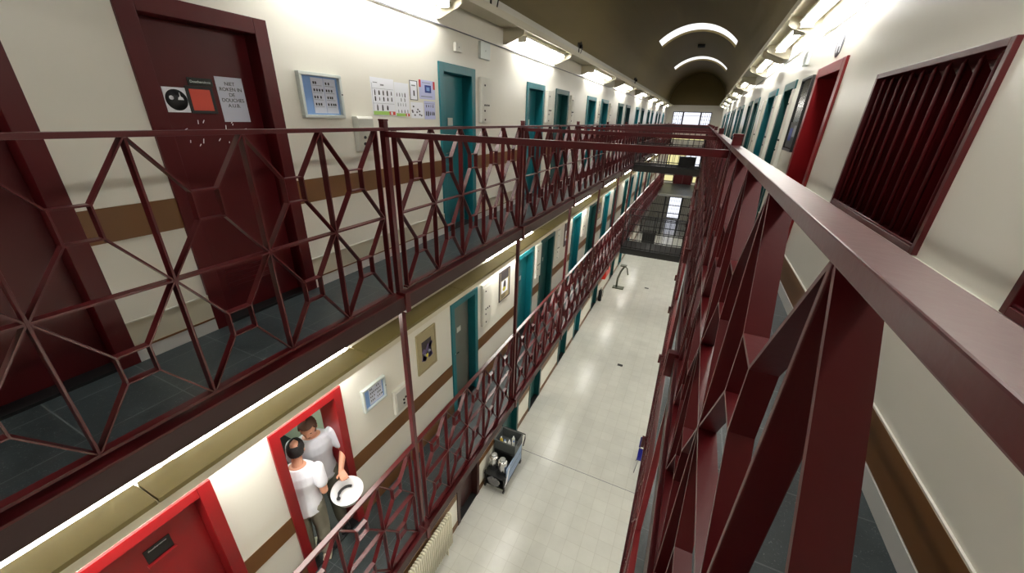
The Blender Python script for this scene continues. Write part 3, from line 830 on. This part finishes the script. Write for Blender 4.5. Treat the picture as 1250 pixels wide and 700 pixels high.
# ------------------------------------------------------------------ radiator, ground floor
t = thing('radiator', 'cream column radiator standing below the middle left gallery', 'radiator', (XL+.14, 3.36, ZG))
cm = MB()
for dx in (-.035, .035):
    cm.tube([(dx,0,.22),(dx,0,1.04)], .017, 8)
cm.tube([(-.035,0,1.04),(-.02,0,1.07),(.02,0,1.07),(.035,0,1.04)], .019, 8); cm.tube([(-.035,0,.22),(-.02,0,.20),(.02,0,.20),(.035,0,.22)], .019, 8)
me = cm.mesh('column'); me.materials.append(M['radiator'])
for k in range(24): link('column', me, t, (0, -.62+.054*k, 0))
for z in (.24, 1.01): MB().tube([(0,-.65,z),(0,.65,z)], .022, 10).build('header_pipe', 'radiator', t)
for yy in (-.5,.5): MB().box(-.03,.03,yy-.012,yy+.012,0,.2).build('foot', 'radiator', t)
MB().tube([(0,-.64,1.01),(0,-.70,1.01),(0,-.72,1.05)], .022, 8).build('valve', 'black', t)

# ------------------------------------------------------------------ trolley with crate and canisters
TX, TY = -2.79, 6.05
t = thing('trolley', 'black two level service trolley parked by the ground floor wall', 'trolley', (TX, TY, ZG))
for x in (-.24,.24):
    for yy in (-.48, .46):
        w_ = MB(); w_.tube([(x-.014,yy,.05),(x+.014,yy,.05)], .05, 14); w_.build('wheel', 'black_gloss', t)
        MB().box(x-.018,x+.018,yy-.018,yy+.018,.09,.62 if yy > 0 else .50).build('post', 'steel_dark', t)
MB().box(-.26,.26,-.52,.49,.14,.17).build('shelf', 'black', t, bevel=.004)
MB().box(-.26,.26,-.52,.49,.42,.45).build('shelf', 'black', t, bevel=.004)
MB().box(-.26,.26,-.02,.49,.68,.71).build('shelf', 'black', t, bevel=.004)
MB().box(-.25,-.235,-.02,.48,.45,.68).build('side_panel', 'black', t); MB().box(.245,.26,-.40,.46,.19,.66).build('side_panel', 'sheet_blue', t)
MB().box(-.235,.245,-.02,-.005,.45,.68).build('front_panel', 'black', t)
MB().tube([(.29,.47,.60),(.29,.58,.74),(.29,.58,.88),(-.29,.58,.88),(-.29,.58,.74),(-.29,.47,.60)], .014, 8).build('handle', 'steel_dark', t)
k = MB(); k.prism([(-.50,.20),(-.36,.20),(-.22,.66),(-.30,.60)], 'x', .262, .264)
k.build('paper_flap', 'paper', t)
for i, (x, yy) in enumerate(((-.13,-.27),(.11,-.31))):
    c = thing('canister', 'shiny steel canister on the trolley front, %s' % ('next to the wall' if i == 0 else 'on the aisle side'), 'canister', (TX+x, TY+yy, ZG+.451))
    MB().lathe([(0,0),(.108,0),(.11,.01),(.11,.32),(.10,.345),(.07,.36),(0,.36)], n=28).build('body', 'chrome', c)
    MB().lathe([(.0,.361),(.07,.361),(.07,.395),(.06,.405),(0,.405)], n=24).build('lid', 'grey_metal', c)
    MB().tube([(-.04,-.10,.10),(-.03,-.15,.12),(-.03,-.15,.22),(-.04,-.10,.25)], .008, 8).build('handle', 'black', c)
b = MB(); b.ell((TX+.0, TY-.555, ZG+.34), .15, .028, .13, nu=18, nv=10)
rr = random.Random(8)
for v in b.bm.verts: v.co += Vector((rr.uniform(-.02,.02), rr.uniform(-.006,.006), rr.uniform(-.03,.03)))
tag(b.build('cloth', 'cloth_grey'), 'crumpled grey cloth hanging on the front of the trolley', 'cloth')
c = thing('crate', 'dark grey plastic crate on top of the trolley', 'crate', (TX, TY+.235, ZG+.711))
k = MB()
k.box(-.27,.27,-.22,.22,0,.012); k.box(-.27,-.255,-.22,.22,.012,.28); k.box(.255,.27,-.22,.22,.012,.28); k.box(-.255,.255,-.22,-.205,.012,.28); k.box(-.255,.255,.205,.22,.012,.28)
k.build('tub', 'crate_grey', c, bevel=.003)
k = MB(); k.box(-.285,.285,-.235,-.215,.255,.285); k.box(-.285,.285,.215,.235,.255,.285); k.box(-.285,-.265,-.215,.215,.255,.285); k.box(.265,.285,-.215,.215,.255,.285); k.build('rim', 'crate_grey', c, bevel=.003)
MB().box(.27,.273,-.08,.08,.17,.21).build('grip', 'black', c)
for i, (x, yy, m, w_) in enumerate(((-.17,-.05,'bottle_yellow','yellow bottle nearest the wall in the grey crate'),(-.05,-.10,'bottle_white','white bottle second from the wall in the grey crate'),
                                 (.05,-.06,'bottle_white','white bottle in the middle of the grey crate'),(.15,-.04,'bottle_white','white bottle at the aisle end of the grey crate'),(.09,.09,'bottle_white','white bottle at the back of the grey crate'))):
    o = thing('bottle', w_, 'bottle', (TX+x, TY+.235+yy, ZG+.724), 0, 'bottles in the crate')
    MB().lathe([(0,0),(.036,0),(.038,.01),(.038,.15),(.03,.18),(.014,.20),(0,.20)], n=18).build('body', m, o)
    MB().lathe([(0,.201),(.016,.201),(.016,.23),(0,.23)], n=14).build('cap', 'board_blue' if i % 2 else 'paper', o)

# ------------------------------------------------------------------ blue chair, red cabinet, extinguisher, stand
t = thing('chair', 'blue plastic chair half hidden under the right galleries', 'chair', (.32, 7.72, ZG), 0)
s = MB()
for k in range(8):
    a = k/7; x0 = -.21+.0*a
    s.box(-.22,.22,-.20+.05*k,-.15+.05*k,.44-.012*math.sin(a*PI)-.0,.458-.012*math.sin(a*PI))
s.build('seat', 'blue_plastic', t)
b = MB(); n = 10
for k in range(n):
    a0 = -1.0+2.0*k/n; a1 = a0+2.0/n; P = lambda a, r: (.235*math.sin(a*1.35)*r, .20+.09*(math.cos(a*1.35)-.6)*r)
    b.prism([P(a0,1), P(a1,1), P(a1,.93), P(a0,.93)], 'z', .50, .84)
b.build('backrest', 'blue_plastic', t, bevel=.01)
for x in (-.2,.2):
    for yy in (-.17,.17): MB().tube([(x*.9,yy*.9,.435),(x*1.1,yy*1.15,0)], .010, 8).build('leg', 'grey_metal', t)
    MB().tube([(x*.95,.17,.44),(x*.95,.235,.52),(x*.95,.24,.7)], .009, 8).build('back_tube', 'grey_metal', t)
t = thing('hose_cabinet', 'bright red cabinet on the far ground floor wall below the gallery', 'cabinet', (XL, 17.7, -5.05))
MB().box(.001,.20,-.55,.55,-.38,.38).build('case', 'signal_red', t, bevel=.01)
MB().box(.20,.212,-.51,.51,-.34,.34).build('door', 'signal_red', t, bevel=.004)
MB().box(.212,.225,.42,.46,-.06,.06).build('handle', 'black', t)
t = thing('fire_extinguisher', 'black extinguisher standing under the red cabinet', 'extinguisher', (XL+.12, 16.9, ZG))
MB().lathe([(0,0),(.08,0),(.085,.02),(.085,.5),(.05,.57),(.02,.6),(0,.6)], n=20).build('body', 'black', t)
MB().tube([(0,0,.6),(0,0,.66),(.05,0,.68)], .012, 8).build('valve', 'steel_dark', t)
MB().tube([(.02,0,.63),(.12,0,.55),(.12,0,.25)], .01, 8).build('hose', 'black', t)
t = thing('pedestal_stand', 'green grey metal stand with a curved arm by the far left wall', 'stand', (-2.45, 18.9, ZG))
MB().box(-.28,.28,-.18,.18,0,.05).build('base', 'olive_grey', t, bevel=.01)
MB().tube([(-.1,0,.05),(-.1,.05,.5),(0,.1,.9),(.15,.1,1.2)], .05, 10).build('column', 'olive_grey', t)
MB().tube([(.15,.1,1.2),(.3,.0,1.15),(.38,0,.8)], .03, 8).build('arm', 'olive_grey', t)
MB().box(-.05,.25,-.05,.2,1.2,1.26).build('top', 'olive_grey', t, bevel=.01)
# floor drains
for i, (x, yy, s_) in enumerate(((-1.06,11.98,.09),(-1.1,19.6,.10))):
    t = thing('floor_drain', 'small dark drain in the pale ground floor, %s from the camera' % ORD[i], 'drain', (x, yy, ZG))
    MB().box(-s_,s_,-s_*.7,s_*.7,.0,.004).build('grate', 'ink', t)

# ------------------------------------------------------------------ bridges across the void and the gate
def bridge(z, y0, y1, label):
    t = thing('bridge', label, 'bridge', (0, 0, z))
    xa, xb = RL+.08, RR_-.05
    MB().box(xa, xb, y0, y1, -.06, 0).build('deck', 'black', t)
    for yy in (y0, y1-.08): MB().box(xa, xb, yy, yy+.08, -.24, -.06).build('girder', 'steel_dark', t)
    for yy in (y0+.04, y1-.04):
        r = MB(); 
        for zz in (.06,.75,1.42): r.box(xa, xb, yy-.015, yy+.015, zz-.015, zz+.015)
        r.build('rail', 'steel_dark', t)
        n = 12
        for k in range(n+1):
            x = xa+.02+(xb-xa-.04)*k/n
            w_ = .018 if k % 6 == 0 else .007
            MB().box(x-w_, x+w_, yy-.01, yy+.01, 0, 1.42).build('baluster', 'steel_dark', t)
bridge(0, 16.0, 17.3, 'dark steel footbridge joining the upper galleries')
bridge(Z1, 15.9, 17.2, 'dark steel footbridge joining the middle galleries')
t = thing('bench_box', 'black box standing on the upper footbridge', 'box', (-.36, 16.75, .001))
MB().box(-.30,.30,-.16,.16,0,.05).build('plinth', 'black', t); MB().box(-.30,.30,-.16,.16,.05,.34).build('body', 'black', t, bevel=.01); MB().box(-.31,.31,-.17,.17,.34,.36).build('lid', 'black_gloss', t)
# closing deck at the far end of the middle gallery
struct(MB().box(-2.345, .225, 31.0, YE, Z1-.12, Z1).build('floor_far_deck', 'slate'))
o = MB().box(RL, RR_, 30.86, 31.0, Z1-.147, Z1+.004).build('edge_beam', 'grey_metal'); tag(o, 'grey edge beam of the far middle deck above the barred gate', 'beam')
g = thing('barred_gate', 'black barred screen with a gate closing the far ground floor', 'gate', (0, 31.0, ZG))
H = Z1-.15-ZG
for zz in (.05, 1.0, 1.1, 2.30, H-.03): MB().box(XL+.01, XR-.01, -.02, .02, zz-.025, zz+.025).build('rail', 'steel_dark', g)
for x in (XL+.05, -1.62, -.47, .95): MB().box(x-.05, x+.05, -.03, .03, 0, H).build('stile', 'steel_dark', g)
bm_ = MB().box(-.011, .011, -.011, .011, .0, H).mesh('bar'); bm_.materials.append(M['steel_dark'])
x = XL+.17
while x < XR-.1:
    if min(abs(x+1.62), abs(x+.47)) > .07: link('bar', bm_, g, (x, 0, 0))
    x += .115
MB().box(-.58,-.50,-.05,.05,.95,1.2).build('lock', 'black', g)
t = thing('cabinet', 'low dark cabinet on the ground floor before the barred gate', 'cabinet', (-2.05, 27.5, ZG))
MB().box(-.42,.42,-.3,.3,.06,.95).build('body', 'black', t, bevel=.01); MB().box(-.44,.44,-.32,.32,.95,1.0).build('top', 'steel_dark', t); MB().box(-.4,.4,-.28,.28,0,.06).build('plinth', 'steel_dark', t)

# ------------------------------------------------------------------ far end windows and red door
for i, (xa, xb, za, zb) in enumerate(EW):
    r = sempty('window_%d' % (i+5))
    glow = ['window_glow','window_warm','window_warm','window_warm','window_warm','window_glow'][i]
    if i == 2:
        MB().box(xa, -1.0, YE+.2, YE+.22, za, zb).build('pane', 'window_warm', r); MB().box(-1.0, xb, YE+.2, YE+.22, za, zb).build('pane', 'window_glow', r)
    else: MB().box(xa, xb, YE+.2, YE+.22, za, zb).build('pane', glow, r)
    f = MB(); b = .05
    f.box(xa,xb,YE-.02,YE+.1,zb-b,zb); f.box(xa,xb,YE-.02,YE+.1,za,za+b); f.box(xa,xa+b,YE-.02,YE+.1,za+b,zb-b); f.box(xb-b,xb,YE-.02,YE+.1,za+b,zb-b)
    if i == 0:
        for x in (-1.83,-.50): f.box(x-.06,x+.06,YE-.02,YE+.1,za+b,zb-b)
        for k in range(4):
            for s_ in ((-2.55,-1.9),(-.44,.23)):
                x = s_[0]+(s_[1]-s_[0])*(k+.5)/4; f.box(x-.012,x+.012,YE,YE+.05,za+b,zb-b)
        for zz in (.28,.55,.8): 
            f.box(xa+b,-1.89,YE,YE+.05,za+zz-.012,za+zz+.012); f.box(-.44,xb-b,YE,YE+.05,za+zz-.012,za+zz+.012)
        f.box(-1.77,-.56,YE,YE+.05,zb-.3,zb-.27)
    if i in (1,2): f.box(-1.03,-.97,YE-.02,YE+.1,za+b,zb-b)
    f.build('frame', 'steel_dark', r)
DN[0] += 1
r = sempty('door_%d' % DN[0])
f = MB(); f.box(-1.60,-1.52,YE-.03,YE-.001,Z1,Z1+1.4); f.box(-.22,-.14,YE-.03,YE-.001,Z1,Z1+1.4); f.box(-1.52,-.22,YE-.03,YE-.001,Z1+1.32,Z1+1.4); f.build('frame', 'maroon_door', r)
MB().box(-1.52,-.875,YE-.02,YE-.001,Z1,Z1+1.32).build('leaf', 'maroon_door', r); MB().box(-.865,-.22,YE-.02,YE-.001,Z1,Z1+1.32).build('leaf', 'maroon_door', r)
MB().tube([(-.8,YE-.05,Z1+.9),(-.8,YE-.05,Z1+1.1)], .012, 8).build('handle', 'chrome', r)

# ------------------------------------------------------------------ people
def remesh(mb, voxel, smooth, name, m):
    me = mb.mesh(name); o = bpy.data.objects.new('remesh_tmp', me); COL.objects.link(o)
    r = o.modifiers.new('r', 'REMESH'); r.mode = 'VOXEL'; r.voxel_size = voxel; r.use_smooth_shade = True
    if smooth:
        s = o.modifiers.new('s', 'SMOOTH'); s.iterations = smooth; s.factor = .5
    dg = bpy.context.evaluated_depsgraph_get(); dg.update()
    out = bpy.data.meshes.new_from_object(o.evaluated_get(dg)); out.name = name
    bpy.data.objects.remove(o); bpy.data.meshes.remove(me)
    out.materials.clear(); out.materials.append(M[m])
    for p in out.polygons: p.use_smooth = True
    return out
def V(*a): return Vector(a)
def person(label, loc, face, H, legs, armR, armL, lean, headrot, headoff, shirt, trouser, hair, bald):
    """local frame: +y forward, +x the person's right; joint lists in metres for H = 1.78"""
    k = H/1.78
    t = thing('person', label, 'person', loc, math.atan2(-face[0], face[1])); t.scale = (k,k,k)
    b = MB()
    L = lambda z: lean*max(0, z-.95)      # forward lean of the trunk
    tor = [(.86,.150,.105),(.95,.165,.115),(1.05,.150,.105),(1.15,.150,.105),(1.28,.175,.118),(1.38,.180,.110),(1.44,.150,.090),(1.485,.075,.065)]
    b.loft([(0, L(z), z, rx, ry) for z, rx, ry in tor])
    nk = V(0, L(1.47), 1.46); hd = V(0, L(1.62)+.035, 1.655) + V(*headoff)
    b.caps(nk, hd - V(0,.015,.06), .058, .054)
    R = Euler(headrot).to_matrix()
    h = lambda x, y, z: tuple(hd + R @ V(x,y,z))
    b.ell(h(0,0,.012), .076, .096, .105, headrot); b.ell(h(0,.032,-.055), .055, .060, .062, headrot)          # skull, jaw
    b.ell(h(0,.098,-.018), .013, .020, .024, headrot, 12, 8); b.ell(h(0,.088,.028), .045, .016, .010, headrot, 12, 8)   # nose, brow
    for s in (-1,1): b.ell(h(s*.079,-.004,-.012), .012, .022, .033, headrot, 12, 8)
    b.ell(h(0,.086,-.058), .024, .012, .010, headrot, 12, 8)
    for s, A in ((1,armR),(-1,armL)):
        S, E, W, Fd = [V(*q) for q in A]          # shoulder, elbow, wrist, finger direction
        b.caps(S, E, .052, .040); b.caps(E, W, .041, .028)
        d = Fd.normalized(); fw = (W-E).normalized()
        side = d.cross(fw if abs(d.dot(fw)) < .95 else V(0,1,0)).normalized()
        side = (V(0,1,0) - d*d.y).normalized() if abs(d.y) < .8 else (V(1,0,0) - d*d.x).normalized()
        nrm = d.cross(side).normalized()
        if nrm.x*s > 0: nrm = -nrm          # palm turned inwards
        pc = W + d*.05
        for q in (-1.5,-.5,.5,1.5): b.caps(W + side*q*.012 + d*.01, W + d*.092 + side*q*.021, .017, .013, 10)
        for q, ln in ((-1.5,.060),(-.5,.074),(.5,.070),(1.5,.054)):
            p0 = W + d*.092 + side*q*.021
            p1 = p0 + (d*.9 + nrm*.45).normalized()*ln*.52; p2 = p1 + (d*.55 + nrm*.85).normalized()*ln*.50
            b.caps(p0, p1, .0098, .0092, 10); b.caps(p1, p2, .0092, .0080, 10)
        q0 = W + d*.028 + side*.030; q1 = q0 + (side*.8 + d*.75 + nrm*.35).normalized()*.045; q2 = q1 + (d*.8 + side*.1 + nrm*.6).normalized()*.032
        b.caps(q0 - side*.015, q1, .015, .0115, 10); b.caps(q1, q2, .0115, .009, 10)
    for s, G in ((1,legs[0]),(-1,legs[1])):
        Hp, K, An = [V(*q) for q in G]
        b.caps(Hp, K, .088, .058); b.caps(K, An, .058, .040)
        b.caps(An + V(0,-.03,-.035), An + V(s*.02,.15,-.05), .036, .028)
    body = link('body', remesh(b, .0055, 2, 'body', 'skin'), t)
    # T-shirt
    b = MB(); e = .016
    b.loft([(0, L(z), z, rx+e, ry+e) for z, rx, ry in [(.84,.168,.122)] + tor[1:-1] + [(1.475,.085,.075)]])
    for s, A in ((1,armR),(-1,armL)):
        S, E = V(*A[0]), V(*A[1]); b.caps(S, S.lerp(E,.62), .068, .066)
    b.ell((0, L(.9)+.01, .87), .182, .135, .07)
    sh = remesh(b, .008, 3, 'tshirt', shirt); link('tshirt', sh, t)
    # trousers
    b = MB()
    b.loft([(0,0,z,rx,ry) for z, rx, ry in ((.80,.165,.118),(.86,.170,.124),(.95,.172,.124),(.99,.165,.118))])
    for s, G in ((1,legs[0]),(-1,legs[1])):
        Hp, K, An = [V(*q) for q in G]
        b.caps(Hp, K, .106, .082); b.caps(K, An + V(0,0,.03), .082, .070); b.caps(An + V(0,.0,.05), An + V(0,.02,0.0), .07, .066)
    link('trousers', remesh(b, .008, 3, 'trousers', trouser), t)
    for s, G in ((1,legs[0]),(-1,legs[1])):
        An = V(*G[2]); b = MB()
        b.caps(An + V(0,-.045,-.045), An + V(s*.025,.17,-.055), .044, .038); b.box(An.x-.045, An.x+.05, An.y-.08, An.y+.20, An.z-.105, An.z-.075)
        link('shoe', remesh(b, .007, 2, 'shoe', 'shoe_pale' if bald else 'black'), t)
    # hair: a shell over the skull, open over the face (and on the crown when bald)
    def shell(r0, fac):
        hb = MB(); nu, nv = 40, 26; g = {}
        def keep(v): 
            if v.z < -.055: return False
            if v.y > .035 and v.z < .075: return False
            if abs(v.x) > .06 and v.z < -.0 and v.y > -.03: return False
            if bald and (v.z > .06 and (v.y+.048)**2 + (v.x*.9)**2 < .040**2): return False
            return True
        for j in range(nv+1):
            for i in range(nu):
                th = PI*j/nv; ph = 2*PI*i/nu
                d = V(math.sin(th)*math.cos(ph), math.sin(th)*math.sin(ph), math.cos(th))
                g[j,i] = V(d.x*.076, d.y*.096, d.z*.105+.012)
        vs = {}
        def gv(j, i, o):
            key = (j if 0 < j < nv else j, i % nu, o)
            if key not in vs:
                c = g[j,i%nu]; n = V(c.x/.076**2, c.y/.096**2, (c.z-.012)/.105**2).normalized()
                wob = .0025*math.sin(9*i+5*j)*(1 if o else 0)
                vs[key] = hb.bm.verts.new(h(*(c + n*((.013+wob) if o else -.004))))
            return vs[key]
        kept = {(j,i) for j in range(1,nv-1) for i in range(nu) if keep((g[j,i]+g[j+1,(i+1)%nu])/2)}
        for j, i in kept:
            q = [(j,i),(j+1,i),(j+1,i+1),(j,i+1)]
            hb.bm.faces.new([gv(*p,1) for p in q]).smooth = True
            hb.bm.faces.new([gv(*p,0) for p in q[::-1]])
            for (a, c), nb in (((q[0],q[1]),(j,(i-1)%nu)), ((q[1],q[2]),(j+1,i)), ((q[2],q[3]),(j,(i+1)%nu)), ((q[3],q[0]),(j-1,i))):
                if nb not in kept: hb.bm.faces.new((gv(*c,1), gv(*a,1), gv(*a,0), gv(*c,0)))
        if not bald and False: pass
        return hb
    shell(0,0).build('hair', hair, t)
    for s in (-1,1):
        e_ = MB(); e_.ell(h(s*.031,.083,.008), .012, .008, .007, headrot, 12, 8); e_.build('eye', 'ink', t)
    m_ = MB(); m_.ell(h(0,.097,-.060), .021, .004, .004, headrot, 12, 6); m_.build('mouth', 'hair_grey', t)
    return t
person('person in a white t-shirt and khaki trousers, back turned, bald crown, in the red doorway', (-3.19,1.69,Z1+.02), (-.66,.75), 1.71,
       [((.09,0,.90),(.10,.03,.49),(.10,-.03,.10)), ((-.09,0,.90),(-.10,.05,.49),(-.10,.02,.10))],
       [(.195,.02,1.42),(.235,-.05,1.13),(.15,.17,1.04),(-.5,.85,-.1)], [(-.185,.02,1.42),(-.20,.0,1.12),(-.12,.15,1.00),(.5,.8,-.1)],
       .10, (-.30,0,.12), (0,.015,-.005), 'tshirt_white', 'trouser_khaki', 'hair_black', True)
person('person facing out in a pale grey t-shirt, holding a white basin in the red doorway', (-3.36,2.03,Z1+.02), (.86,-.50), 1.86,
       [((.09,0,.90),(.11,.04,.49),(.12,-.02,.10)), ((-.09,0,.90),(-.10,.06,.49),(-.11,.03,.10))],
       [(.190,.02,1.42),(.225,-.04,1.12),(.20,.05,.88),(0,.2,-1)], [(-.195,.02,1.42),(-.27,.07,1.15),(-.19,.25,1.03),(-.1,.9,-.25)],
       .06, (-.35,0,-.25), (.015,.02,-.005), 'tshirt_grey', 'trouser_dark', 'hair_grey', False)
# basin held by its rim, black brush lying in it
t = thing('basin', 'round white plastic basin held in front of the grey t-shirt', 'basin', (-2.875,1.985,-2.50), 0)
tilt = Euler((.10,.16,0)).to_matrix().to_4x4()
MB().lathe([(0,0),(.118,0),(.125,.006),(.158,.125),(.172,.130),(.174,.137),(.166,.140),(.154,.136),(.118,.014),(0,.012)], n=48, mtx=tilt).build('bowl', 'plastic_white', t)
t2 = thing('brush', 'black curved brush lying inside the white basin', 'brush', (-2.875,1.985,-2.50), 0)
k = MB(); k.tube([tilt @ V(-.10*math.cos(a), -.0+.10*math.sin(a), .028+.022) for a in [i*.16-.9 for i in range(14)]], [.010]*3+[.016]*11, 8); k.build('handle', 'black', t2)
k = MB(); k.obox(tilt @ V(-.055,-.085,.045), .035, .03, .03, (0,0,.4)); k.build('head', 'black', t2, bevel=.004)


# ------------------------------------------------------------------ camera, world, view
cam = bpy.data.cameras.new('camera'); co = bpy.data.objects.new('camera', cam); COL.objects.link(co)
F = 464.612; pitch, roll, yaw = .420197353, .0342806934, -.424334185
fwd = Vector((math.sin(yaw)*math.cos(pitch), math.cos(yaw)*math.cos(pitch), -math.sin(pitch)))
r0 = Vector((math.cos(yaw), -math.sin(yaw), 0)); u0 = r0.cross(fwd)
rt = r0*math.cos(roll) + u0*math.sin(roll); up = -r0*math.sin(roll) + u0*math.cos(roll)
mt = Matrix((rt, up, -fwd)).transposed().to_4x4(); mt.translation = Vector((0, 0, 1.564))
co.matrix_world = mt
cam.sensor_fit = 'HORIZONTAL'; cam.sensor_width = 36; cam.lens = F/1250*36; cam.clip_start = .01; cam.clip_end = 200
sc.camera = co
w = bpy.data.worlds.new('world'); sc.world = w; w.use_nodes = True
w.node_tree.nodes['Background'].inputs[0].default_value = (.6, .7, .9, 1); w.node_tree.nodes['Background'].inputs[1].default_value = .3
sc.view_settings.view_transform = 'Standard'; sc.view_settings.look = 'None'
sc.view_settings.exposure = 0.68; sc.view_settings.gamma = 1.0; sc.view_settings.use_curve_mapping = False
sc.cycles.max_bounces = 8; sc.cycles.diffuse_bounces = 5; sc.cycles.glossy_bounces = 3
sc.cycles.use_denoising = True
sc.cycles.sample_clamp_indirect = 6.0
